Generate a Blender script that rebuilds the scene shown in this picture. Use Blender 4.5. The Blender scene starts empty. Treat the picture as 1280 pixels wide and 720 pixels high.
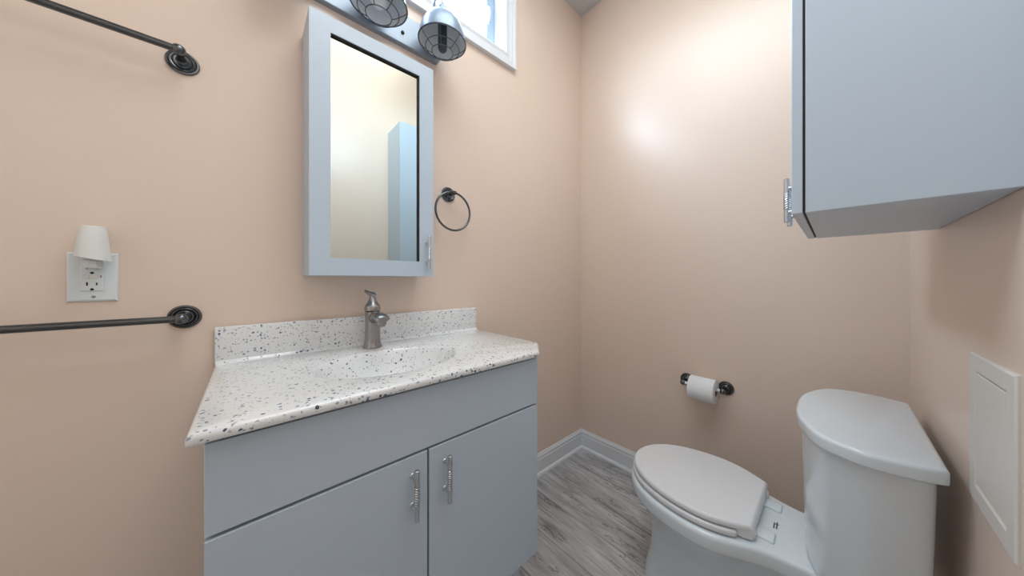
import bpy, bmesh, math, random
from mathutils import Vector, Matrix
random.seed(7)
R = math.radians
scene = bpy.context.scene
COL = scene.collection

# ------------------------------------------------------------------ camera
W = 1.4378          # right wall
H = 3.07            # ceiling
NEAR = -2.75        # wall behind the camera
cam_data = bpy.data.cameras.new('camera')
cam_data.sensor_width = 36.0
cam_data.lens = 365.4483 / 1280 * 36.0
cam_data.shift_x = -20.2443 / 1280
cam_data.shift_y = -10.3399 / 1280
cam_data.clip_start = 0.02
cam = bpy.data.objects.new('camera', cam_data)
cam.location = (1.2548, -1.7159, 1.19)
cam.rotation_euler = (R(90), 0, R(46.4357))
COL.objects.link(cam)
scene.camera = cam

# ------------------------------------------------------------------ light
vs = scene.view_settings
vs.view_transform = 'Standard'
vs.look = 'None'
vs.gamma = 1.0
vs.use_curve_mapping = False
vs.exposure = 0.36

world = bpy.data.worlds.new('sky')
scene.world = world
world.use_nodes = True
bg = world.node_tree.nodes['Background']
wn, wl = world.node_tree.nodes, world.node_tree.links
wtc = wn.new('ShaderNodeTexCoord')
wsep = wn.new('ShaderNodeSeparateXYZ')
wramp = wn.new('ShaderNodeValToRGB')                    # dim ground, pale blue sky
wramp.color_ramp.elements[0].position = 0.0
wramp.color_ramp.elements[0].color = (0.10, 0.11, 0.10, 1)
wramp.color_ramp.elements[1].position = 0.12
wramp.color_ramp.elements[1].color = (0.64, 0.82, 1.0, 1)
wl.new(wtc.outputs['Generated'], wsep.inputs[0])
wl.new(wsep.outputs['Z'], wramp.inputs[0])
wl.new(wramp.outputs['Color'], bg.inputs['Color'])
bg.inputs['Strength'].default_value = 28.0


def area(name, loc, rot, sx, sy, power, color, portal=False):
    l = bpy.data.lights.new(name, 'AREA')
    l.shape = 'RECTANGLE'
    l.size, l.size_y = sx, sy
    l.energy = power
    l.color = color
    if portal:
        l.cycles.is_portal = True
    o = bpy.data.objects.new(name, l)
    o.location = loc
    o.rotation_euler = rot
    COL.objects.link(o)
    return o


# the window portal guides the sky light in
area('window_portal', (-0.13, -1.305, 2.65), (0, R(-90), 0), 0.45, 1.2, 1, (1, 1, 1), True)
# the ceiling lamp of the room, behind the camera
area('ceiling_light', (0.88, -1.25, H - 0.02), (0, 0, 0), 1.0, 1.0, 14, (0.90, 0.97, 1.0))
# unseen soft fill, added just inside the solid wall behind the camera
area('near_fill_light', (0.62, NEAR + 0.03, 1.25), (R(90), 0, 0), 0.8, 1.9, 1.3, (0.80, 0.94, 1.0))



# ------------------------------------------------------------------ materials
def material(name, color, rough=0.5, metal=0.0, spec=0.5, coat=0.0):
    m = bpy.data.materials.new(name)
    m.use_nodes = True
    b = m.node_tree.nodes['Principled BSDF']
    b.inputs['Base Color'].default_value = (*color, 1)
    b.inputs['Roughness'].default_value = rough
    b.inputs['Metallic'].default_value = metal
    b.inputs['Specular IOR Level'].default_value = spec
    b.inputs['Coat Weight'].default_value = coat
    b.inputs['Coat Roughness'].default_value = 0.05
    return m


def nodes(m):
    return m.node_tree.nodes, m.node_tree.links, m.node_tree.nodes['Principled BSDF']


def add_bump(m, scale, strength, dist=0.001, detail=2.0):
    n, l, b = nodes(m)
    tc = n.new('ShaderNodeTexCoord')
    no = n.new('ShaderNodeTexNoise')
    no.inputs['Scale'].default_value = scale
    no.inputs['Detail'].default_value = detail
    bp = n.new('ShaderNodeBump')
    bp.inputs['Strength'].default_value = strength
    bp.inputs['Distance'].default_value = dist
    l.new(tc.outputs['Object'], no.inputs['Vector'])
    l.new(no.outputs['Fac'], bp.inputs['Height'])
    l.new(bp.outputs['Normal'], b.inputs['Normal'])


M = {}
M['wall'] = material('peach_wall_paint', (0.81, 0.66, 0.555), 0.31, spec=0.5)
add_bump(M['wall'], 260, 0.12, 0.0008)
M['ceiling'] = material('ceiling_paint', (0.62, 0.63, 0.64), 0.8, spec=0.2)
M['trim'] = material('white_trim_paint', (0.77, 0.80, 0.84), 0.3)
M['cabinet'] = material('blue_grey_cabinet_paint', (0.54, 0.64, 0.745), 0.34)
add_bump(M['cabinet'], 180, 0.05, 0.0006)
M['cabinet_under'] = material('grey_melamine', (0.44, 0.45, 0.46), 0.5)
M['gap'] = material('gap_black', (0.012, 0.013, 0.015), 0.7)  # near-black for the mirror's dark edge and the cabinet door gap
M['porcelain'] = material('white_porcelain', (0.76, 0.83, 0.88), 0.12, coat=0.4)
M['seat'] = material('white_seat_plastic', (0.80, 0.82, 0.85), 0.28)
M['plastic'] = material('white_plastic', (0.76, 0.82, 0.84), 0.3)
M['slot'] = material('black_slot', (0.01, 0.01, 0.012), 0.6)
M['shade_fabric'] = material('white_lamp_plastic', (0.78, 0.79, 0.77), 0.45)
M['pewter'] = material('dark_pewter', (0.135, 0.15, 0.16), 0.22, metal=1.0)
M['nickel'] = material('brushed_nickel', (0.36, 0.365, 0.375), 0.26, metal=1.0)
M['steel'] = material('satin_steel', (0.62, 0.64, 0.67), 0.25, metal=1.0)
M['plate_steel'] = material('brushed_plate', (0.30, 0.345, 0.40), 0.42, metal=0.6)
M['shade_steel'] = material('grey_blue_shade', (0.27, 0.345, 0.44), 0.36, metal=0.3)
M['shade_inner'] = material('brightened_shade_inner', (0.82, 0.87, 0.92), 0.35)
M['wire'] = material('dark_wire', (0.10, 0.115, 0.14), 0.4, metal=0.7)
M['frosted'] = material('frosted_bulb', (0.80, 0.84, 0.88), 0.3)
M['bulb'] = material('smoked_bulb', (0.03, 0.05, 0.075), 0.15)
M['paper'] = material('white_tissue', (0.84, 0.85, 0.87), 0.9, spec=0.1)
add_bump(M['paper'], 120, 0.25, 0.001)
M['cardboard'] = material('roll_core', (0.30, 0.25, 0.21), 0.9)
M['ink'] = material('dark_ink', (0.05, 0.075, 0.10), 0.5)
M['sash'] = material('backlit_white_vinyl', (0.36, 0.46, 0.58), 0.45, spec=0.3)  # white vinyl, its backlit blue-grey tone put into the colour
M['panel'] = material('white_panel_plastic', (0.74, 0.71, 0.66), 0.4)

# knurled steel
m = material('knurled_steel', (0.66, 0.68, 0.70), 0.3, metal=1.0)
n, l, b = nodes(m)
tc = n.new('ShaderNodeTexCoord')
mp = n.new('ShaderNodeMapping')
mp.inputs['Rotation'].default_value = (R(35), R(20), 0)
wv = n.new('ShaderNodeTexWave')
wv.bands_direction = 'Z'
wv.inputs['Scale'].default_value = 70
bp = n.new('ShaderNodeBump')
bp.inputs['Strength'].default_value = 1.0
bp.inputs['Distance'].default_value = 0.002
l.new(tc.outputs['Object'], mp.inputs['Vector'])
l.new(mp.outputs['Vector'], wv.inputs['Vector'])
l.new(wv.outputs['Fac'], bp.inputs['Height'])
l.new(bp.outputs['Normal'], b.inputs['Normal'])
M['knurl'] = m

# mirror and glass
M['mirror'] = material('mirror_silver', (0.64, 0.68, 0.645), 0.0, metal=1.0)
m = bpy.data.materials.new('window_glass')
m.use_nodes = True
n, l = m.node_tree.nodes, m.node_tree.links
n.remove(n['Principled BSDF'])
tr = n.new('ShaderNodeBsdfTransparent')
gl = n.new('ShaderNodeBsdfGlossy')
gl.inputs['Roughness'].default_value = 0.02
mx = n.new('ShaderNodeMixShader')
mx.inputs[0].default_value = 0.05
l.new(tr.outputs[0], mx.inputs[1])
l.new(gl.outputs[0], mx.inputs[2])
l.new(mx.outputs[0], n['Material Output'].inputs['Surface'])
M['glass'] = m

# speckled counter: white ground, blue / dark / tan chips
m = material('speckled_white_stone', (0.84, 0.86, 0.87), 0.16, coat=0.3)
n, l, b = nodes(m)
tc = n.new('ShaderNodeTexCoord')


def chips(scale, thr, keep, seed):
    mp = n.new('ShaderNodeMapping')
    mp.inputs['Location'].default_value = (seed, seed * 1.7, seed * 0.3)
    ns = n.new('ShaderNodeTexNoise')
    ns.inputs['Scale'].default_value = scale * 1.6
    ad = n.new('ShaderNodeVectorMath')
    ad.operation = 'MULTIPLY_ADD'
    ad.inputs[1].default_value = (0.006, 0.006, 0.006)
    vo = n.new('ShaderNodeTexVoronoi')
    vo.inputs['Scale'].default_value = scale
    l.new(tc.outputs['Object'], mp.inputs['Vector'])
    l.new(mp.outputs['Vector'], ns.inputs['Vector'])
    l.new(ns.outputs['Color'], ad.inputs[0])
    l.new(mp.outputs['Vector'], ad.inputs[2])
    l.new(ad.outputs[0], vo.inputs['Vector'])
    sep = n.new('ShaderNodeSeparateColor')
    l.new(vo.outputs['Color'], sep.inputs[0])
    lt = n.new('ShaderNodeMath')
    lt.operation = 'LESS_THAN'
    # chip radius varies with its cell
    md = n.new('ShaderNodeMath')
    md.operation = 'MULTIPLY'
    md.inputs[1].default_value = thr
    l.new(sep.outputs[1], md.inputs[0])
    l.new(vo.outputs['Distance'], lt.inputs[0])
    l.new(md.outputs[0], lt.inputs[1])
    gt = n.new('ShaderNodeMath')
    gt.operation = 'LESS_THAN'
    gt.inputs[1].default_value = keep
    l.new(sep.outputs[0], gt.inputs[0])
    mu = n.new('ShaderNodeMath')
    mu.operation = 'MULTIPLY'
    l.new(lt.outputs[0], mu.inputs[0])
    l.new(gt.outputs[0], mu.inputs[1])
    return mu.outputs[0], sep.outputs[2]


def mixc(fac, a, bcol):
    mx = n.new('ShaderNodeMix')
    mx.data_type = 'RGBA'
    l.new(fac, mx.inputs['Factor'])
    if isinstance(a, tuple):
        mx.inputs['A'].default_value = (*a, 1)
    else:
        l.new(a, mx.inputs['A'])
    if isinstance(bcol, tuple):
        mx.inputs['B'].default_value = (*bcol, 1)
    else:
        l.new(bcol, mx.inputs['B'])
    return mx.outputs['Result']


f1, r1 = chips(125, 0.40, 0.42, 0.0)
f2, r2 = chips(112, 0.44, 0.27, 3.1)
f3, r3 = chips(140, 0.40, 0.45, 7.7)
c = mixc(f3, (0.84, 0.86, 0.87), (0.55, 0.54, 0.52))
c = mixc(f1, c, (0.30, 0.36, 0.44))
ramp = n.new('ShaderNodeValToRGB')
ramp.color_ramp.elements[0].color = (0.05, 0.065, 0.09, 1)
ramp.color_ramp.elements[1].color = (0.10, 0.20, 0.33, 1)
l.new(r2, ramp.inputs[0])
c = mixc(f2, c, ramp.outputs['Color'])
l.new(c, b.inputs['Base Color'])
M['stone'] = m

# grey wood-look planks running along x
m = material('grey_wood_planks', (0.3, 0.3, 0.3), 0.42)
n, l, b = nodes(m)
tc = n.new('ShaderNodeTexCoord')
br = n.new('ShaderNodeTexBrick')
br.offset = 0.37
br.inputs['Color1'].default_value = (0, 0, 0, 1)
br.inputs['Color2'].default_value = (1, 1, 1, 1)
br.inputs['Mortar'].default_value = (0.5, 0.5, 0.5, 1)
br.inputs['Scale'].default_value = 1.0
br.inputs['Brick Width'].default_value = 1.22
br.inputs['Row Height'].default_value = 0.18
br.inputs['Mortar Size'].default_value = 0.0012
l.new(tc.outputs['Object'], br.inputs['Vector'])
tone = n.new('ShaderNodeSeparateColor')
l.new(br.outputs['Color'], tone.inputs[0])


def grain(sx, sy, scale, detail, dist, woff):
    mp = n.new('ShaderNodeMapping')
    mp.inputs['Scale'].default_value = (sx, sy, 1)
    ns = n.new('ShaderNodeTexNoise')
    ns.noise_dimensions = '4D'
    ns.inputs['Scale'].default_value = scale
    ns.inputs['Detail'].default_value = detail
    ns.inputs['Roughness'].default_value = 0.62
    ns.inputs['Distortion'].default_value = dist
    ma = n.new('ShaderNodeMath')
    ma.operation = 'MULTIPLY_ADD'
    ma.inputs[1].default_value = 9.0
    ma.inputs[2].default_value = woff
    l.new(tone.outputs[0], ma.inputs[0])
    l.new(tc.outputs['Object'], mp.inputs['Vector'])
    l.new(mp.outputs['Vector'], ns.inputs['Vector'])
    l.new(ma.outputs[0], ns.inputs['W'])
    return ns.outputs['Fac']


g1 = grain(1.0, 6.0, 2.4, 8, 0.9, 0.0)
g2 = grain(3.0, 45.0, 2.0, 4, 0.3, 4.0)
g3 = grain(1.1, 7.0, 2.2, 5, 1.2, 8.0)
r1 = n.new('ShaderNodeValToRGB')
e = r1.color_ramp.elements
e[0].position, e[0].color = 0.30, (0.26, 0.256, 0.262, 1)
e[1].position, e[1].color = 0.72, (0.68, 0.68, 0.70, 1)
k = r1.color_ramp.elements.new(0.48)
k.color = (0.47, 0.468, 0.482, 1)
l.new(g1, r1.inputs[0])
r2 = n.new('ShaderNodeValToRGB')
e = r2.color_ramp.elements
e[0].position, e[0].color = 0.32, (0.76, 0.76, 0.76, 1)
e[1].position, e[1].color = 0.66, (1.14, 1.14, 1.14, 1)
l.new(g2, r2.inputs[0])
mu = n.new('ShaderNodeMix')
mu.data_type = 'RGBA'
mu.blend_type = 'MULTIPLY'
mu.inputs['Factor'].default_value = 1.0
l.new(r1.outputs['Color'], mu.inputs['A'])
l.new(r2.outputs['Color'], mu.inputs['B'])
# thin dark cracks where the third grain crosses its middle value
ab = n.new('ShaderNodeMath')
ab.operation = 'SUBTRACT'
ab.inputs[1].default_value = 0.44
l.new(g3, ab.inputs[0])
ab2 = n.new('ShaderNodeMath')
ab2.operation = 'ABSOLUTE'
l.new(ab.outputs[0], ab2.inputs[0])
cr = n.new('ShaderNodeMapRange')
cr.inputs['From Min'].default_value = 0.002
cr.inputs['From Max'].default_value = 0.014
cr.inputs['To Min'].default_value = 0.38
cr.inputs['To Max'].default_value = 1.0
l.new(ab2.outputs[0], cr.inputs['Value'])
mu2 = n.new('ShaderNodeMix')
mu2.data_type = 'RGBA'
mu2.blend_type = 'MULTIPLY'
mu2.inputs['Factor'].default_value = 1.0
l.new(mu.outputs['Result'], mu2.inputs['A'])
l.new(cr.outputs['Result'], mu2.inputs['B'])
# seam between planks
mu3 = n.new('ShaderNodeMix')
mu3.data_type = 'RGBA'
l.new(br.outputs['Fac'], mu3.inputs['Factor'])
l.new(mu2.outputs['Result'], mu3.inputs['A'])
mu3.inputs['B'].default_value = (0.10, 0.10, 0.105, 1)
l.new(mu3.outputs['Result'], b.inputs['Base Color'])
M['floor'] = m


# ------------------------------------------------------------------ mesh helpers
class MB:
    """Collects shapes in world coordinates; build() links them as ONE mesh object."""

    def __init__(self):
        self.bm = bmesh.new()
        self.mi = 0

    def _mark(self, faces):
        for f in faces:
            f.material_index = self.mi

    def merge(self, other):
        me = bpy.data.meshes.new('tmp')
        other.to_mesh(me)
        other.free()
        n0 = len(self.bm.faces)
        self.bm.from_mesh(me)
        bpy.data.meshes.remove(me)
        self.bm.faces.ensure_lookup_table()
        self._mark(self.bm.faces[n0:])

    def box(self, x0, x1, y0, y1, z0, z1, bev=0.0, seg=2):
        t = bmesh.new()
        bmesh.ops.create_cube(t, size=1)
        for v in t.verts:
            v.co = ((x0 + x1) / 2 + v.co.x * (x1 - x0), (y0 + y1) / 2 + v.co.y * (y1 - y0),
                    (z0 + z1) / 2 + v.co.z * (z1 - z0))
        if bev > 0:
            bmesh.ops.bevel(t, geom=t.edges[:], offset=bev, segments=seg, profile=0.5, affect='EDGES')
        self.merge(t)
        return self

    def loft(self, rings, cap0=True, cap1=True, closed=True):
        t = bmesh.new()
        vr = [[t.verts.new(p) for p in r] for r in rings]
        n = len(rings[0])
        for a, b2 in zip(vr[:-1], vr[1:]):
            for i in range(n if closed else n - 1):
                j = (i + 1) % n
                t.faces.new((a[i], a[j], b2[j], b2[i]))
        if cap0:
            t.faces.new(list(reversed(vr[0])))
        if cap1:
            t.faces.new(vr[-1])
        bmesh.ops.recalc_face_normals(t, faces=t.faces[:])
        self.merge(t)
        return self

    def lathe(self, profile, origin, axis, segs=32, cap0=True, cap1=True):
        """profile: (radius, height along axis)"""
        ax = Vector(axis).normalized()
        u = ax.orthogonal().normalized()
        v = ax.cross(u)
        o = Vector(origin)
        rings = []
        for r, h in profile:
            r = max(r, 1e-5)
            rings.append([o + ax * h + (u * math.cos(2 * math.pi * i / segs) + v * math.sin(2 * math.pi * i / segs)) * r
                          for i in range(segs)])
        return self.loft(rings, cap0, cap1)

    def tube(self, pts, rad, segs=12, closed=False, caps=True):
        pts = [Vector(p) for p in pts]
        n = len(pts)
        rads = rad if isinstance(rad, (list, tuple)) else [rad] * n
        tang = []
        for i in range(n):
            if closed:
                d = pts[(i + 1) % n] - pts[i - 1]
            else:
                d = pts[min(i + 1, n - 1)] - pts[max(i - 1, 0)]
            tang.append(d.normalized())
        u = tang[0].orthogonal().normalized()
        rings = []
        for i in range(n):
            u = (u - tang[i] * u.dot(tang[i])).normalized()
            v = tang[i].cross(u)
            rings.append([pts[i] + (u * math.cos(2 * math.pi * k / segs) + v * math.sin(2 * math.pi * k / segs)) * rads[i]
                          for k in range(segs)])
        if closed:
            # match the twist of the last ring to the first
            best = min(range(segs), key=lambda s: (rings[0][s] - rings[-1][0]).length)
            rings.append([rings[0][(k + best) % segs] for k in range(segs)])
            return self.loft(rings, False, False)
        return self.loft(rings, caps, caps)

    def ball(self, c, r, sz=1.0):
        t = bmesh.new()
        bmesh.ops.create_uvsphere(t, u_segments=20, v_segments=12, radius=r)
        for v in t.verts:
            v.co = Vector((v.co.x, v.co.y, v.co.z * sz)) + Vector(c)
        self.merge(t)
        return self

    def prism(self, outline, z0, z1, top=0.0, bot=0.0, steps=4):
        """closed xy outline; rounded top / bottom edge by insetting it"""
        c = Vector((sum(p[0] for p in outline) / len(outline), sum(p[1] for p in outline) / len(outline)))

        def ins(d):
            out = []
            n = len(outline)
            for i in range(n):
                p0, p1, p2 = Vector(outline[i - 1]), Vector(outline[i]), Vector(outline[(i + 1) % n])
                t1 = (p1 - p0).normalized()
                t2 = (p2 - p1).normalized()
                nn = Vector((-(t1.y + t2.y), t1.x + t2.x))
                if nn.length < 1e-6:
                    nn = c - p1
                nn.normalize()
                k = max(0.5, nn.dot(Vector((-t1.y, t1.x))))
                if nn.dot(c - p1) < 0 and False:
                    nn = -nn
                out.append(p1 + nn * (d / k))
            return out
        rings = []
        if bot > 0:
            for i in range(steps):
                a = math.pi / 2 * i / steps
                rings.append([(p.x, p.y, z0 + bot * (1 - math.sin(a))) if False else (p.x, p.y, z0 + bot - bot * math.cos(a))
                              for p in ins(bot * (1 - math.sin(a)))])
            rings.append([(p[0], p[1], z0 + bot) for p in outline])
        else:
            rings.append([(p[0], p[1], z0) for p in outline])
        if top > 0:
            for i in range(steps + 1):
                a = math.pi / 2 * i / steps
                rings.append([(p.x, p.y, z1 - top + top * math.sin(a)) for p in ins(top * (1 - math.cos(a)))])
        else:
            rings.append([(p[0], p[1], z1) for p in outline])
        return self.loft(rings)

    def build(self, name, mats, parent=None, origin=(0, 0, 0), smooth=35):
        bmesh.ops.remove_doubles(self.bm, verts=self.bm.verts, dist=1e-6)
        bmesh.ops.translate(self.bm, verts=self.bm.verts, vec=-Vector(origin))
        me = bpy.data.meshes.new(name)
        self.bm.to_mesh(me)
        self.bm.free()
        if not isinstance(mats, (list, tuple)):
            mats = [mats]
        for mm in mats:
            me.materials.append(mm)
        if smooth:
            me.shade_smooth()
            me.set_sharp_from_angle(angle=R(smooth))
        o = bpy.data.objects.new(name, me)
        COL.objects.link(o)
        if parent is not None:
            o.parent = parent
        else:
            o.location = origin
        return o


def thing(name, loc, label, cat, group=None):
    o = bpy.data.objects.new(name, None)
    o.empty_display_size = 0.05
    o.location = loc
    COL.objects.link(o)
    o['label'] = label
    o['category'] = cat
    if group:
        o['group'] = group
    return o


def struct(o, label=None):
    o['kind'] = 'structure'
    if label:
        o['label'] = label
    return o


def smoothstep(t):
    return t * t * (3 - 2 * t)


def catmull(pts, per=8, closed=True):
    """smooth curve through 2D/3D points"""
    P = [Vector(p) for p in pts]
    n = len(P)
    out = []
    rng = range(n if closed else n - 1)
    for i in rng:
        p0 = P[i - 1] if (closed or i > 0) else P[i]
        p1 = P[i]
        p2 = P[(i + 1) % n]
        p3 = P[(i + 2) % n] if (closed or i + 2 < n) else P[(i + 1) % n]
        for k in range(per):
            t = k / per
            out.append(0.5 * ((2 * p1) + (p2 - p0) * t + (2 * p0 - 5 * p1 + 4 * p2 - p3) * t * t
                              + (3 * p1 - p0 - 3 * p2 + p3) * t ** 3))
    if not closed:
        out.append(P[-1])
    return out


# ------------------------------------------------------------------ room shell
T = 0.12
b = MB(); b.box(-T, W + T, NEAR - 0.6, T, -0.06, 0.0)
struct(b.build('floor', M['floor'], smooth=0), 'grey wood-look plank floor')
b = MB(); b.box(-T, W + T, NEAR - T, T, H, H + 0.06)
struct(b.build('ceiling', M['ceiling'], smooth=0), 'pale grey ceiling')

WY0, WY1, WZ0, WZ1 = -1.905, -0.705, 2.435, 2.87      # window opening in the left wall
b = MB()
b.box(-T, 0, NEAR, T, 0, WZ0)
b.box(-T, 0, NEAR, T, WZ1, H)
b.box(-T, 0, NEAR, WY0, WZ0, WZ1)
b.box(-T, 0, WY1, T, WZ0, WZ1)
struct(b.build('wall_left', M['wall'], smooth=0), 'peach wall behind the vanity')
b = MB(); b.box(0, W, 0, T, 0, H)
struct(b.build('wall_back', M['wall'], smooth=0), 'peach wall with the paper holder')
b = MB(); b.box(W, W + T, NEAR, T, 0, H)
struct(b.build('wall_right', M['wall'], smooth=0), 'peach wall behind the toilet tank')
b = MB()
b.box(-T, W + T, NEAR - T, NEAR, 0, H)
struct(b.build('wall_near', M['wall'], smooth=0))

# baseboards: 127 mm, stepped cap and a quarter-round at the foot
BASE = [(0.0, 0.0), (0.024, 0.0), (0.023, 0.010), (0.018, 0.017), (0.013, 0.020), (0.013, 0.093), (0.0105, 0.096),
        (0.0105, 0.103), (0.012, 0.105), (0.012, 0.111), (0.007, 0.120), (0.005, 0.127), (0.0, 0.127)]


def base_run(name, frame):
    """frame(depth, z, s) -> point; s = 0 / 1 for the two ends"""
    b = MB()
    b.loft([[frame(d, z, s) for d, z in BASE] for s in (0, 1)])
    o = b.build(name, M['trim'], smooth=0)
    return struct(o, 'white moulded baseboard')


base_run('baseboard_left', lambda d, z, s: (d, (-0.98 if s == 0 else -d), z))
base_run('baseboard_back', lambda d, z, s: ((d if s == 0 else W - d), -d, z))
base_run('baseboard_right', lambda d, z, s: (W - d, (-d if s == 0 else NEAR), z))

# window: casing, jamb, sashes, panes, lock
win = thing('window_1', (0, (WY0 + WY1) / 2, WZ0), 'high white-trimmed window above the vanity light', 'window')
struct(win)
del win['category']
wo = (0, (WY0 + WY1) / 2, WZ0)
CAS = [(0.0, 0.0), (0.0, 0.016), (0.008, 0.018), (0.020, 0.013), (0.034, 0.013), (0.037, 0.018), (0.052, 0.018),
       (0.056, 0.023), (0.070, 0.023), (0.070, 0.0)]     # (outward offset, projection)
b = MB()
rings = []
for y, z, sy, sz in ((WY0, WZ0, -1, -1), (WY1, WZ0, 1, -1), (WY1, WZ1, 1, 1), (WY0, WZ1, -1, 1), (WY0, WZ0, -1, -1)):
    rings.append([(p, y + sy * o, z + sz * o) for o, p in CAS])
b.loft(rings, False, False)
b.build('casing', M['trim'], win, wo, smooth=0)
b = MB()
J = 0.012
b.box(-T, 0.002, WY0, WY0 + J, WZ0, WZ1)
b.box(-T, 0.002, WY1 - J, WY1, WZ0, WZ1)
b.box(-T, 0.002, WY0 + J, WY1 - J, WZ0, WZ0 + J)
b.box(-T, 0.002, WY0 + J, WY1 - J, WZ1 - J, WZ1)
b.build('jamb', M['trim'], win, wo, smooth=0)
ym = (WY0 + WY1) / 2
for (ya, yb) in ((WY0 + J, ym), (ym, WY1 - J)):
    b = MB()
    S = 0.055
    for (a0, a1, c0, c1) in ((ya, ya + S, WZ0 + J, WZ1 - J), (yb - S, yb, WZ0 + J, WZ1 - J),
                             (ya + S, yb - S, WZ0 + J, WZ0 + J + 0.035), (ya + S, yb - S, WZ1 - J - 0.035, WZ1 - J)):
        b.box(-0.105, -0.07, a0, a1, c0, c1, 0.004, 1)
    sash = b.build('sash', M['sash'], win, wo, smooth=0)
    b = MB()
    b.box(-0.09, -0.086, ya + S - 0.005, yb - S + 0.005, WZ0 + J + 0.03, WZ1 - J - 0.03)
    b.build('pane', M['glass'], sash, wo, smooth=0)
b = MB()
b.box(-0.07, -0.064, -0.785, -0.757, 2.60, 2.70, 0.002)
b.tube([(-0.064, -0.771, 2.685), (-0.050, -0.771, 2.675), (-0.046, -0.771, 2.64), (-0.052, -0.771, 2.612), (-0.062, -0.771, 2.605)],
       [0.008, 0.008, 0.007, 0.007, 0.006])
b.build('sash_lock', M['trim'], win, wo)

# ------------------------------------------------------------------ vanity cabinet
VX, VY0, VY1, VZ0, VZ1 = 0.525, -1.772, -0.977, 0.226, 0.913
org = (0.0, -1.375, 0.0)
van = thing('vanity_cabinet', org, 'blue-grey vanity cabinet with two doors under the speckled countertop', 'cabinet')
b = MB()
t = 0.018
b.box(0.003, VX - 0.022, VY0 + 0.002, VY0 + 0.002 + t, VZ0, 0.922)
b.box(0.003, VX - 0.022, VY1 - 0.002 - t, VY1 - 0.002, VZ0, 0.922)
b.box(0.003, VX - 0.022, VY0 + 0.02, VY1 - 0.02, VZ0, VZ0 + t)
b.box(0.003, 0.015, VY0 + 0.02, VY1 - 0.02, VZ0, 0.922)
b.build('carcass', M['cabinet'], van, org, smooth=0)
b = MB(); b.box(0.003, VX - 0.09, VY0 + 0.01, VY1 - 0.01, 0.0, VZ0)
b.build('plinth', M['cabinet'], van, org, smooth=0)
b = MB(); b.box(VX - 0.02, VX, VY0, VY1, 0.7545, VZ1, 0.0012, 1)
b.build('drawer_front', M['cabinet'], van, org, smooth=0)


def bar_handle(parent, origin, p0, p1, out, stand, inset=0.026, rad=0.0062):
    """bar pull from p0 to p1 (bar axis), posts going back along -out by stand"""
    p0, p1, out = Vector(p0), Vector(p1), Vector(out).normalized()
    d = (p1 - p0).normalized()
    L = (p1 - p0).length
    b = MB()
    e = 0.0012
    b.lathe([(rad - e, 0), (rad, e), (rad, L * 0.30)], p0, d, 20)
    b.lathe([(rad, 0), (rad, L * 0.30 - e), (rad - e, L * 0.30)], p0 + d * L * 0.70, d, 20)
    for s in (inset, L - inset):
        b.lathe([(rad * 0.85, 0), (rad * 0.8, stand - 0.004), (rad * 1.05, stand - 0.002), (rad * 1.05, stand)],
                p0 + d * s, -out, 16)
    b.mi = 1
    b.lathe([(rad * 0.96, 0), (rad * 1.04, 0.002), (rad * 1.04, L * 0.40 - 0.002), (rad * 0.96, L * 0.40)],
            p0 + d * L * 0.30, d, 20)
    return b.build('handle', [M['steel'], M['knurl']], parent, origin)


for (y0, y1, hy) in ((VY0, -1.3825, -1.4225), (-1.3775, VY1, -1.3345)):
    b = MB(); b.box(VX - 0.02, VX, y0, y1, VZ0, 0.748, 0.0012, 1)
    d = b.build('door', M['cabinet'], van, org, smooth=0)
    bar_handle(d, org, (VX + 0.030, hy, 0.602), (VX + 0.030, hy, 0.727), (1, 0, 0), 0.030)

# ------------------------------------------------------------------ countertop with moulded basin
KZ0, KZ1 = 0.9245, 0.944
kc = Vector((0.31, -1.395))
corner = [(0.002, -1.7905), (0.55, -1.7905), (0.55, -0.992), (0.451, -0.896), (0.002, -0.896)]


def offset_poly(poly, d):
    out = []
    n = len(poly)
    for i in range(n):
        p0, p1, p2 = Vector(poly[i - 1]), Vector(poly[i]), Vector(poly[(i + 1) % n])
        t1, t2 = (p1 - p0).normalized(), (p2 - p1).normalized()
        n1, n2 = Vector((-t1.y, t1.x)), Vector((-t2.y, t2.x))
        bis = (n1 + n2).normalized()
        out.append(p1 + bis * d / max(0.3, bis.dot(n1)))
    return out


def ray_poly(c, a, poly):
    d = Vector((math.cos(a), math.sin(a)))
    best = None
    n = len(poly)
    for i in range(n):
        p, q = Vector(poly[i]), Vector(poly[(i + 1) % n])
        s = q - p
        den = d.x * s.y - d.y * s.x
        if abs(den) < 1e-9:
            continue
        t = ((p.x - c.x) * s.y - (p.y - c.y) * s.x) / den
        u = ((p.x - c.x) * d.y - (p.y - c.y) * d.x) / den
        if t > 0 and -1e-6 <= u <= 1 + 1e-6 and (best is None or t < best):
            best = t
    return c + d * best


angs = [2 * math.pi * i / 96 for i in range(96)] + [math.atan2(p[1] - kc.y, p[0] - kc.x) % (2 * math.pi) for p in corner]
angs = sorted(set(round(a, 6) for a in angs))
AX, AY = 0.150, 0.200
rings = []
for d, z in ((0.02, KZ0), (0.002, KZ0), (0.0, KZ0 + 0.003), (0.0, KZ1 - 0.008), (0.0015, KZ1 - 0.004), (0.004, KZ1 - 0.0015), (0.008, KZ1)):
    poly = offset_poly(corner, d)
    rings.append([(*ray_poly(kc, a, poly), z) for a in angs])


def ell(s):
    out = []
    for a in angs:
        r = 1 / math.sqrt((math.cos(a) / AX) ** 2 + (math.sin(a) / AY) ** 2)
        out.append(kc + Vector((math.cos(a), math.sin(a))) * r * s)
    return out


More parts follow.
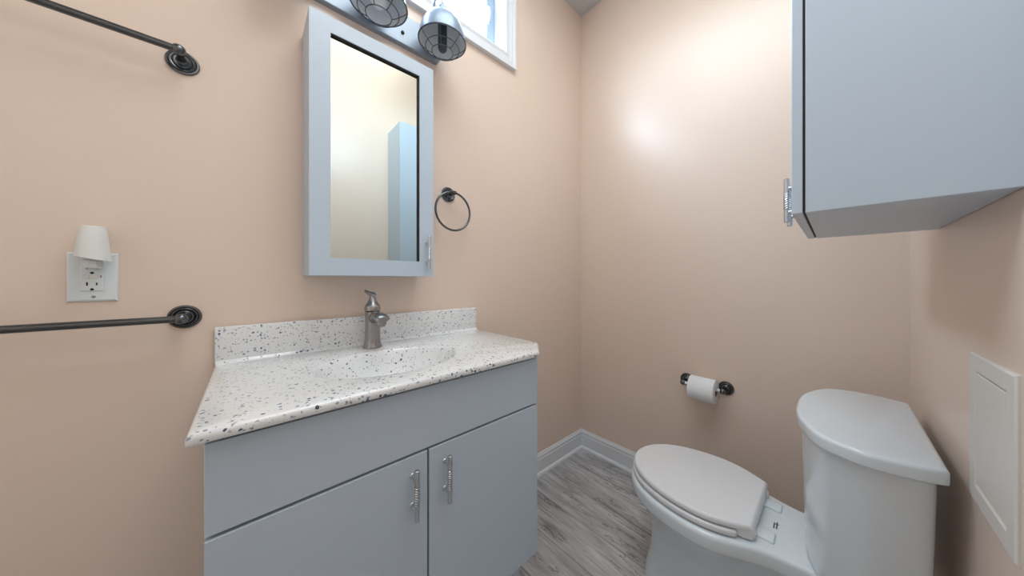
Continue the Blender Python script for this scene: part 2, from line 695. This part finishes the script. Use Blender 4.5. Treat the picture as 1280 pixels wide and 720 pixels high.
for s, dz in ((1.03, 0), (1.0, -0.0012), (0.975, -0.006), (0.95, -0.016), (0.90, -0.040), (0.80, -0.075), (0.62, -0.105),
              (0.40, -0.120), (0.15, -0.127)):
    rings.append([(p.x, p.y, KZ1 + dz) for p in ell(s)])
cto = (0.0, -1.39, KZ0)
ct = thing('countertop', cto, 'white speckled stone countertop with moulded oval basin and clipped corner', 'countertop')
b = MB(); b.loft(rings, False, True)
b.build('basin_top', M['stone'], ct, cto, smooth=40)
b = MB(); b.box(0.002, 0.021, -1.7905, -0.899, KZ1, 1.052, 0.0035, 3)
# cove between the top and the backsplash
cv = [(0.019, KZ1 - 0.001), (0.031, KZ1 - 0.001), (0.0275, KZ1 + 0.0015), (0.0235, KZ1 + 0.005), (0.0205, KZ1 + 0.011), (0.019, KZ1 + 0.012)]
b.loft([[(x, y, z) for x, z in cv] for y in (-1.788, -0.900)])
b.build('backsplash', M['stone'], ct, cto, smooth=40)

# ------------------------------------------------------------------ faucet
fx, fy = 0.092, -1.393
FZ = KZ1 + 0.0006
fo = (fx, fy, FZ)
fa = thing('faucet', fo, 'brushed nickel single-lever faucet at the back of the basin', 'faucet')


def oval(z, rx, ry, cx=0.0, n=32):
    return [(fx + cx + rx * math.cos(2 * math.pi * i / n), fy + ry * math.sin(2 * math.pi * i / n), z) for i in range(n)]


b = MB()
b.loft([oval(FZ, .034, .031), oval(FZ + .004, .034, .031), oval(FZ + .010, .0305, .028), oval(FZ + .035, .028, .0255, .001),
        oval(FZ + .08, .027, .024, .002), oval(FZ + .115, .028, .0245, .002), oval(FZ + .130, .027, .025)])
b.build('body', M['nickel'], fa, fo)
b = MB()
rings = []
for (dx, dz, rw, rh) in ((0.000, .105, .016, .026), (.020, .108, .018, .024), (.045, .116, .020, .018), (.074, .119, .022, .014),
                         (.100, .117, .024, .013), (.115, .114, .023, .011), (.121, .112, .017, .008)):
    ring = []
    for i in range(24):
        a = 2 * math.pi * i / 24
        ring.append((fx + dx, fy + rw * math.cos(a), FZ + dz + rh * math.sin(a)))
    rings.append(ring)
b.loft(rings)
b.lathe([(.017, 0), (.0165, .014), (.013, .017), (.013, .021)], (fx + .098, fy, FZ + .108), (0, 0, -1), 20)
b.build('spout', M['nickel'], fa, fo)
b = MB()
b.lathe([(.0225, .131), (.0262, .134), (.0262, .146), (.024, .153), (.017, .162), (.0125, .172), (.0095, .183), (.0085, .188)],
        (fx, fy, FZ), (0, 0, 1), 28)
b.tube([(fx + .012, fy + .006, FZ + .186), (fx + .004, fy + .002, FZ + .192), (fx - .012, fy - .008, FZ + .196), (fx - .028, fy - .016, FZ + .204)],
       [.006, .0085, .0075, .005], 14)
b.build('lever_handle', M['nickel'], fa, fo)

# ------------------------------------------------------------------ mirror cabinet
MY0, MY1, MZ0, MZ1, MX = -1.5870, -1.1910, 1.2035, 2.0200, 0.1575
mo = (0.0, (MY0 + MY1) / 2, MZ0)
mc = thing('mirror_cabinet', mo, 'blue-grey framed mirror cabinet hung above the faucet', 'cabinet')
b = MB(); b.box(0.001, 0.132, MY0, MY1, MZ0, MZ1, 0.001, 1)
b.build('carcass', M['cabinet'], mc, mo, smooth=0)
b = MB()
FW, FT, FB = 0.055, 0.050, 0.056
x0, x1 = 0.1345, MX
gy0, gy1, gz0, gz1 = MY0 + FW, MY1 - FW, MZ0 + FB, MZ1 - FT
b.box(x0, x1, MY0, gy0, MZ0, MZ1)
b.box(x0, x1, gy1, MY1, MZ0, MZ1)
b.box(x0, x1, gy0, gy1, MZ0, gz0)
b.box(x0, x1, gy0, gy1, gz1, MZ1)
b.box(x0, x0 + 0.008, gy0 - .001, gy1 + .001, gz0 - .001, gz1 + .001)
door = b.build('door', M['cabinet'], mc, mo, smooth=0)
b = MB(); b.box(0.1435, 0.1475, gy0, gy1, gz0, gz1)
b.build('mirror', M['mirror'], door, mo, smooth=0)
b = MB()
gk = 0.004  # dark strips painting the shade of the recessed mirror edge
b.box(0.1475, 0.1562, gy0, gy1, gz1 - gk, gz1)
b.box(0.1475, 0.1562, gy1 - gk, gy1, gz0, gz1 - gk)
b.build('mirror_edge_shade', M['gap'], door, mo, smooth=0)
bar_handle(door, mo, (MX + 0.030, -1.2205, 1.229), (MX + 0.030, -1.2205, 1.357), (1, 0, 0), 0.030, rad=0.0058)

# ------------------------------------------------------------------ wall cabinet on the right wall
UY0, UY1, UZ0, UZ1 = -0.938, -0.431, 1.3195, 2.33
uo = (W, (UY0 + UY1) / 2, UZ0)
uc = thing('wall_cabinet', uo, 'blue-grey two-door wall cabinet hung above the toilet tank', 'cabinet')
b = MB(); b.box(1.2145, W - 0.001, UY0, UY1, UZ0, UZ1, 0.001, 1)
b.build('carcass', M['cabinet'], uc, uo, smooth=0)
b = MB(); b.box(1.2105, 1.2150, UY0 + .003, UY1 - .003, UZ0 + .003, UZ1 - .003)
b.build('door_gap_black', M['gap'], uc, uo, smooth=0)  # black sheet added to darken the gap behind the doors
ysm = -0.676
for (y0, y1, hy) in ((UY0, ysm - .0012, ysm - .038), (ysm + .0012, UY1, ysm + .038)):
    b = MB(); b.box(1.1945, 1.2105, y0, y1, UZ0, UZ1, 0.001, 1)
    d = b.build('door', M['cabinet'], uc, uo, smooth=0)
    bar_handle(d, uo, (1.1675, hy, 1.337), (1.1675, hy, 1.450), (-1, 0, 0), 0.027, rad=0.0058)

# ------------------------------------------------------------------ vanity light: bar with three caged bell lamps
LY = (-1.630, -1.383, -1.137)
LX, LZ = 0.130, 2.174
lo = (0.0, LY[1], 2.165)
vl = thing('vanity_light', lo, 'grey steel three-lamp bar light with wire-caged bell shades above the mirror', 'light')
b = MB()
by0, by1, bz0, bz1, br_ = -1.690, -1.092, 2.165, 2.290, 0.022
ol = []
for (cy, cz, a0) in ((by1 - br_, bz0 + br_, -90), (by1 - br_, bz1 - br_, 0), (by0 + br_, bz1 - br_, 90), (by0 + br_, bz0 + br_, 180)):
    for i in range(7):
        a = R(a0 + 15 * i)
        ol.append((cy + br_ * math.cos(a), cz + br_ * math.sin(a)))
b.loft([[(0.0, y, z) for y, z in ol], [(0.021, y, z) for y, z in ol],
        [(0.0235, y * 1.0 - (y - LY[1]) * 0.006, z - (z - 2.2275) * 0.04) for y, z in ol]])
b.build('back_plate', M['plate_steel'], vl, lo, smooth=30)
for y in (-1.260, -1.506):
    b = MB()
    b.lathe([(.0065, 0), (.0065, .004), (.004, .006)], (0.0235, y, 2.209), (1, 0, 0), 14)
    b.build('mounting_screw', M['slot'], vl, lo)
BELL = [(.0930, 0), (.0925, .010), (.0900, .030), (.0850, .050), (.0770, .070), (.0640, .090), (.0470, .106), (.0330, .115), (.0290, .120)]
for y in LY:
    o3 = (LX, y, LZ)
    b = MB()
    b.tube([(0.022, y, 2.262), (0.030, y, 2.300), (0.040, y, 2.345), (0.046, y, 2.362)], [.011, .010, .008, .0065], 14)
    b.tube(catmull([(0.044, y, 2.356), (0.054, y, 2.385), (0.078, y, 2.408), (0.106, y, 2.404), (0.124, y, 2.378), (0.129, y, 2.340), (0.130, y, 2.318)], 6, False), .0048, 12)
    b.lathe([(.021, .118), (.022, .122), (.022, .140), (.017, .148), (.008, .153), (.007, .165)], o3, (0, 0, 1), 24)
    b.build('lamp_arm', M['shade_steel'], vl, lo)
    b = MB()
    inner = [(r - .0025, h - (.002 if h > .1 else 0)) for r, h in reversed(BELL)]
    b.lathe(BELL + inner[0:1], o3, (0, 0, 1), 48, False, False)
    b.lathe([BELL[0]] + inner[-1:], o3, (0, 0, 1), 48, False, False)
    b.mi = 1                                            # inside given a paler colour to brighten it
    b.lathe(inner, o3, (0, 0, 1), 48, False, False)
    sh = b.build('lamp_shade', [M['shade_steel'], M['shade_inner']], vl, lo, smooth=50)
    b = MB()
    for (r, h, w_) in ((.0945, .001, .0024), (.067, -.025, .0016), (.042, -.040, .0016)):
        b.tube([(LX + r * math.cos(2 * math.pi * i / 40), y + r * math.sin(2 * math.pi * i / 40), LZ + h) for i in range(40)], w_, 8, closed=True)
    for k in range(7):
        a = 2 * math.pi * (k + .35) / 7
        b.tube([(LX + r * math.cos(a), y + r * math.sin(a), LZ + h) for r, h in ((.0945, .001), (.083, -.012), (.067, -.025), (.055, -.034), (.042, -.040))], .0015, 8)
    b.build('wire_cage', M['wire'], sh, lo)
    b = MB()
    if y == LY[1]:      # the middle lamp holds a frosted bulb, the others a dark tubular one
        b.lathe([(.013, .112), (.014, .085), (.022, .060), (.029, .035), (.030, .020), (.025, .002), (.014, -.010), (.001, -.013)], o3, (0, 0, 1), 28)
        b.build('bulb', M['frosted'], vl, lo)
    else:
        b.lathe([(.0185, .112), (.0185, -.020), (.0165, -.030), (.011, -.037), (.001, -.040)], o3, (0, 0, 1), 24)
        b.build('bulb', M['bulb'], vl, lo)

# ------------------------------------------------------------------ wall hardware
ROS = [(.0330, 0), (.0335, .003), (.0320, .006), (.0285, .0065), (.0270, .0055), (.0255, .0085), (.0235, .0105), (.0210, .0100),
       (.0195, .0085), (.0180, .0120), (.0155, .0140), (.0125, .0135), (.0100, .0160), (.0085, .022), (.0078, .036), (.0088, .044),
       (.0115, .048)]


def rosette(b, p, axis, post=0.07, scale=1.0):
    prof = [(r * scale, h * scale) for r, h in ROS if h < .03] + [(.0078 * scale, post - .020), (.0085 * scale, post - .012)]
    b.lathe(prof, p, axis, 36)
    return b


for z, yb, lab in ((1.794, -1.852, 'dark pewter towel bar high on the wall, upper of the two bars'),
                   (1.0865, -1.848, 'dark pewter towel bar below the outlet, lower of the two bars')):
    y2 = -2.36
    to = (0, (yb + y2) / 2, z)
    tb = thing('towel_bar', to, lab, 'towel bar', 'towel bars on the left wall')
    for y in (yb, y2):
        b = MB()
        rosette(b, (0, y, z), (1, 0, 0), 0.066, 0.97)
        b.ball((0.066, y, z), .0135)
        b.build('mount', M['pewter'], tb, to)
    b = MB()
    b.lathe([(.0088, 0), (.0088, abs(y2 - yb))], (0.066, y2, z), (0, 1, 0), 24)
    b.build('rail', M['pewter'], tb, to)

ro = (0, -1.0424, 1.589)
tr_ = thing('towel_ring', ro, 'dark pewter towel ring on the wall beside the mirror cabinet', 'towel ring')
b = MB()
rosette(b, ro, (1, 0, 0), 0.050, 1.03)
b.tube([(0.050, -1.0424 - .012, 1.589), (0.050, -1.0424 + .012, 1.589)], .0085, 16)
b.build('mount', M['pewter'], tr_, ro)
b = MB()
rc = Vector((0.050, -1.0424, 1.589 - .0865))
b.tube([(rc.x, rc.y + .0865 * math.cos(2 * math.pi * i / 64), rc.z + .0865 * math.sin(2 * math.pi * i / 64)) for i in range(64)], .0048, 12, closed=True)
b.build('ring', M['pewter'], tr_, ro)

# toilet paper holder and its roll
hz = 0.651
ho = (0.79, 0, hz)
ph = thing('toilet_paper_holder', ho, 'dark pewter two-post toilet paper holder on the back wall', 'paper holder')
for x in (0.7015, 0.8800):
    b = MB()
    rosette(b, (x, 0, hz), (0, -1, 0), 0.066, 1.02)
    b.ball((x, -0.066, hz), .0135)
    b.build('mount', M['pewter'], ph, ho)
b = MB()
b.lathe([(.0085, 0), (.0085, .012), (.0075, .014), (.0075, .1645), (.0085, .1665), (.0085, .1785)], (0.7015, -0.066, hz), (1, 0, 0), 18)
b.build('roller', M['plastic'], ph, ho)
rz = hz - 0.0115
rp = (0.796, -0.066, rz)
pr_ = thing('toilet_paper_roll', rp, 'white toilet paper roll hanging on the pewter holder', 'toilet paper')
b = MB()
L0 = 0.737
b.lathe([(.0205, 0), (.055, 0), (.0585, .002), (.0585, .114), (.055, .116), (.0205, .116), (.0205, 0)], (L0, -0.066, rz), (1, 0, 0), 48, False, False)
b.build('paper', M['paper'], pr_, rp)
b = MB()
b.lathe([(.0195, 0), (.0206, 0), (.0206, .116), (.0195, .116), (.0195, 0)], (L0, -0.066, rz), (1, 0, 0), 32, False, False)
b.build('core', M['cardboard'], pr_, rp)

# outlet with wall plate, and the night light plugged into it
oy, oz = -1.9945, 1.1965
oo = (0, oy, oz)
ou = thing('wall_outlet', oo, 'white wall outlet with wide plate above the lower towel bar', 'outlet')
b = MB()
b.loft([[(x, oy + sy * (.0362 - d), oz + sz * (.0595 - d)) for sy, sz in ((-1, -1), (1, -1), (1, 1), (-1, 1))]
        for x, d in ((0, 0), (.002, 0), (.0045, .0012), (.006, .004))])
b.build('wall_plate', M['plastic'], ou, oo, smooth=0)
b = MB(); b.box(.004, .0085, oy - .0167, oy + .0167, oz - .0335, oz + .0335, .001)
fc = b.build('receptacle', M['plastic'], ou, oo, smooth=0)
b = MB()
for dz in (-.020, .020):
    b.box(.0083, .0089, oy - .0082, oy - .0058, oz + dz - .001, oz + dz + .0075)
    b.box(.0083, .0089, oy + .0055, oy + .0076, oz + dz + .0, oz + dz + .0065)
    b.lathe([(.0028, 0), (.0028, .0006)], (.0083, oy, oz + dz - .010), (1, 0, 0), 14)
b.box(.0083, .0089, oy + .0115, oy + .0135, oz - .0012, oz + .0008)
b.box(.0083, .0089, oy + .0115, oy + .0135, oz + .0022, oz + .0042)
b.build('slots', M['slot'], fc, oo, smooth=0)
for q0, q1 in ((-.0150, -.0040), (-.0028, .0085)):
    b = MB()
    b.box(.0083, .0096, oy + q0, oy + q1, oz - .0045, oz + .0050, .0006)
    b.build('test_button', M['shade_fabric'], fc, oo, smooth=0)
for dz in (-.0478, .0478):
    b = MB()
    b.lathe([(.0032, 0), (.0032, .0008), (.002, .0014)], (.0058, oy + .0015, oz + dz), (1, 0, 0), 14)
    b.build('screw', M['nickel'], ou, oo)

no_ = (0.0086, -1.9875, 1.217)
nl = thing('night_light', no_, 'small white night light with tapered shade plugged into the outlet', 'night light')
b = MB()
b.box(.0092, .044, -2.0010, -1.9780, 1.2170, 1.2480, .004, 3)
b.box(.0440, .0446, -1.9990, -1.9800, 1.2235, 1.2375, .0008)
b.box(.0445, .0450, -1.9935, -1.9905, 1.2255, 1.2360)
b.build('plug_base', M['shade_fabric'], nl, no_, smooth=30)
b = MB()
rings = []
for z, rx, ry in ((1.2390, .0250, .0250), (1.2395, .0262, .0262), (1.265, .0240, .0242), (1.290, .0212, .0218), (1.310, .0180, .0188), (1.3155, .0165, .0172), (1.3170, .013, .014)):
    rings.append([(.0370 + rx * math.cos(2 * math.pi * i / 40), -1.9868 + ry * math.sin(2 * math.pi * i / 40),
                   z - (0.006 * (1 - (z - 1.239) / .078)) * math.sin(2 * math.pi * i / 40)) for i in range(40)])
b.loft(rings, False, True)
b.loft([[(0.037 + (p[0] - .037) * .93, -1.9868 + (p[1] + 1.9868) * .93, p[2] - (.001 if i else 0)) for p in r] for i, r in enumerate(rings)], False, True)
b.build('lamp_shade', M['shade_fabric'], nl, no_, smooth=40)

# access panel on the right wall
ay0, ay1, az0, az1 = -0.919, -0.711, 0.779, 1.0525
ao = (W, (ay0 + ay1) / 2, az0)
ap = thing('access_panel', ao, 'white square access panel on the right wall behind the toilet', 'access panel')
b = MB()
rings = []
for d, p in ((0, 0), (0, .003), (.003, .0055), (.030, .0055), (.033, .003), (.034, .0)):
    rings.append([(W - p, (ay0 + d if sy < 0 else ay1 - d), (az0 + d if sz < 0 else az1 - d)) for sy, sz in ((-1, -1), (1, -1), (1, 1), (-1, 1))])
b.loft(rings, False, False)
b.build('frame', M['panel'], ap, ao, smooth=0)
b = MB(); b.box(W - .0045, W - .0005, ay0 + .035, ay1 - .035, az0 + .035, az1 - .035, .0015, 1)
b.build('cover', M['panel'], ap, ao, smooth=0)

# ------------------------------------------------------------------ toilet
CY = -0.478
to_ = (1.02, CY, 0.0)
tl = thing('toilet', to_, 'white two-piece toilet with closed lid against the right wall', 'toilet')


def egg(half, n_per=6):
    """half: (x, half width) from tip to back; returns a closed outline, counter-clockwise"""
    up = [(x, CY + w) for x, w in half]
    dn = [(x, CY - w) for x, w in half]
    tip = up[0]
    pts = dn[1:] if half[0][1] == 0 else dn
    loop = ([tip] if half[0][1] == 0 else []) + pts + list(reversed(up[1:] if half[0][1] == 0 else up))
    return loop


def resample(poly, n):
    P = [Vector(p) for p in poly]
    L = [0]
    for i in range(len(P)):
        L.append(L[-1] + (P[(i + 1) % len(P)] - P[i]).length)
    out = []
    j = 0
    for k in range(n):
        s = L[-1] * k / n
        while L[j + 1] < s:
            j += 1
        t = (s - L[j]) / max(1e-9, L[j + 1] - L[j])
        out.append(P[j].lerp(P[(j + 1) % len(P)], t))
    return out


def smooth_half(half, per=6):
    """smooth the half profile, mirrored at the tip"""
    ext = [(x, -w) for x, w in reversed(half[1:4])] + list(half)
    c = catmull([(x, w) for x, w in ext], per, False)
    k = per * 3
    out = [(p.x, max(0.0, p.y)) for p in c[k:]]
    out[0] = (out[0][0], 0.0)
    return out


RIM = [(0.648, 0), (0.655, .055), (0.680, .105), (0.725, .152), (0.790, .188), (0.860, .206), (0.930, .212), (0.990, .205),
       (1.050, .177), (1.110, .150), (1.170, .137), (1.240, .134), (1.330, .134)]
BODY = {
    0.362: [(0.655, 0), (0.662, .052), (0.687, .100), (0.730, .145), (0.795, .180), (0.860, .197), (0.925, .202), (0.980, .195), (1.04, .160), (1.09, .132), (1.14, .112), (1.19, .105), (1.24, .10)],
    0.325: [(0.672, 0), (0.679, .047), (0.703, .092), (0.745, .132), (0.805, .164), (0.865, .180), (0.925, .184), (0.975, .176), (1.03, .146), (1.08, .108), (1.13, .080), (1.18, .070), (1.22, .066)],
    0.270: [(0.700, 0), (0.707, .040), (0.728, .080), (0.767, .113), (0.820, .138), (0.875, .150), (0.925, .152), (0.970, .145), (1.02, .115), (1.07, .084), (1.12, .066), (1.17, .060), (1.21, .058)],
    0.200: [(0.724, 0), (0.730, .036), (0.750, .070), (0.785, .096), (0.830, .114), (0.880, .121), (0.925, .121), (0.970, .116), (1.02, .098), (1.07, .082), (1.12, .072), (1.17, .068), (1.21, .066)],
    0.120: [(0.722, 0), (0.729, .038), (0.748, .072), (0.782, .096), (0.830, .110), (0.880, .114), (0.925, .114), (0.970, .111), (1.02, .108), (1.07, .106), (1.12, .105), (1.17, .103), (1.22, .100)],
    0.040: [(0.706, 0), (0.713, .043), (0.733, .080), (0.770, .106), (0.825, .120), (0.880, .123), (0.925, .123), (0.970, .121), (1.02, .119), (1.07, .118), (1.12, .117), (1.17, .115), (1.23, .112)],
    0.000: [(0.700, 0), (0.707, .045), (0.728, .083), (0.766, .110), (0.823, .124), (0.880, .127), (0.925, .127), (0.970, .125), (1.02, .123), (1.07, .122), (1.12, .121), (1.17, .119), (1.235, .116)],
}
b = MB()
rim_ol = egg(smooth_half(RIM))
b.prism(resample(rim_ol, 150), 0.338, 0.397, top=0.014, bot=0.020, steps=5)
rings = []
for z in sorted(BODY):
    hf = smooth_half(BODY[z], 4)
    rings.append([(p[0], p[1], z) for p in egg(hf)])
# smooth in z
zr = sorted(BODY)
dense = []
cols = [catmull([Vector((*rings[i][k],)) if len(rings[i][k]) == 3 else None for i in range(len(zr))], 4, False) for k in range(len(rings[0]))]
for s in range(len(cols[0])):
    dense.append([tuple(cols[k][s]) for k in range(len(cols))])
b.loft(dense)
# raised pads behind the seat hinges
for dy in (-.080, .088):
    b.box(1.060, 1.128, CY + dy - .024, CY + dy + .024, 0.392, 0.4055, .005, 3)
b.build('bowl', M['porcelain'], tl, to_, smooth=50)

SEAT = [(0.652, 0), (0.660, .050), (0.684, .098), (0.728, .143), (0.792, .176), (0.860, .194), (0.925, .199), (0.980, .192), (1.020, .178), (1.046, .165)]
LID = [(0.656, 0), (0.664, .049), (0.688, .096), (0.732, .140), (0.795, .172), (0.860, .189), (0.925, .194), (0.980, .187), (1.025, .171), (1.062, .151), (1.082, .141)]


def plate(half, z0, z1, top, bot, name, mat):
    b = MB()
    b.prism(resample(egg(smooth_half(half)), 140), z0, z1, top, bot, 5)
    return b


b = plate(SEAT, 0.4005, 0.4215, .008, .008, 'seat', None)
b.build('seat', M['seat'], tl, to_, smooth=50)
b = plate(LID, 0.4255, 0.4460, .010, .005, 'lid', None)
ol = [(1.043, CY - .152), (1.062, CY - .149), (1.083, CY - .141), (1.083, CY + .141), (1.062, CY + .149), (1.043, CY + .152)]
b.prism(ol, 0.4010, 0.4380, .002, .006, 4)
b.build('lid', M['seat'], tl, to_, smooth=50)
for dy in (-.122, .122):
    b = MB()
    b.lathe([(.010, 0), (.012, .002), (.012, .022), (.010, .024)], (1.076, CY + dy - .012, 0.412), (0, 1, 0), 18)
    b.build('hinge', M['seat'], tl, to_)

TOP = [(1.172, .000), (1.1735, .055), (1.180, .108), (1.193, .152), (1.210, .195), (1.232, .229), (1.266, .2495), (1.305, .2600), (1.350, .2545), (1.385, .2445), (1.4125, .2310)]


def tank_half(sw, dx, back):
    out = []
    for x, w in TOP:
        xx = x + dx * max(0.0, (1.32 - x) / 0.15) if x < 1.32 else x
        out.append((min(xx, back), w * sw))
    return out


b = MB()
rings = []
for z, sw, dx in ((0.392, .74, .024), (0.400, .77, .020), (0.45, .80, .018), (0.55, .845, .016), (0.65, .89, .014), (0.74, .93, .012), (0.779, .945, .011)):
    hf = smooth_half(tank_half(sw, dx, 1.398), 5)
    rings.append([(p.x, p.y, z) for p in resample(egg(hf), 120)])
b.loft(rings)
b.build('tank', M['porcelain'], tl, to_, smooth=45)
b = MB()
b.prism(resample(egg(smooth_half(TOP, 6)), 160), 0.778, 0.8100, .009, .004, 5)
b.build('tank_lid', M['porcelain'], tl, to_, smooth=50)

# small dark maker's mark printed between the hinge pads
b = MB()


def stroke(p, q, w):
    p, q = Vector(p), Vector(q)
    d = (q - p).normalized()
    nrm = Vector((-d.y, d.x)) * w / 2
    b.loft([[(*v, z) for v in (p + nrm, p - nrm, q - nrm, q + nrm)] for z in (0.3968, 0.3976)])


stroke((1.1186, -.5045), (1.1176, -.4755), .0032)
stroke((1.1250, -.5030), (1.1240, -.4680), .0032)
stroke((1.1170, -.4815), (1.1290, -.4785), .0030)
b.build('printed_mark', M['ink'], tl, to_, smooth=0)
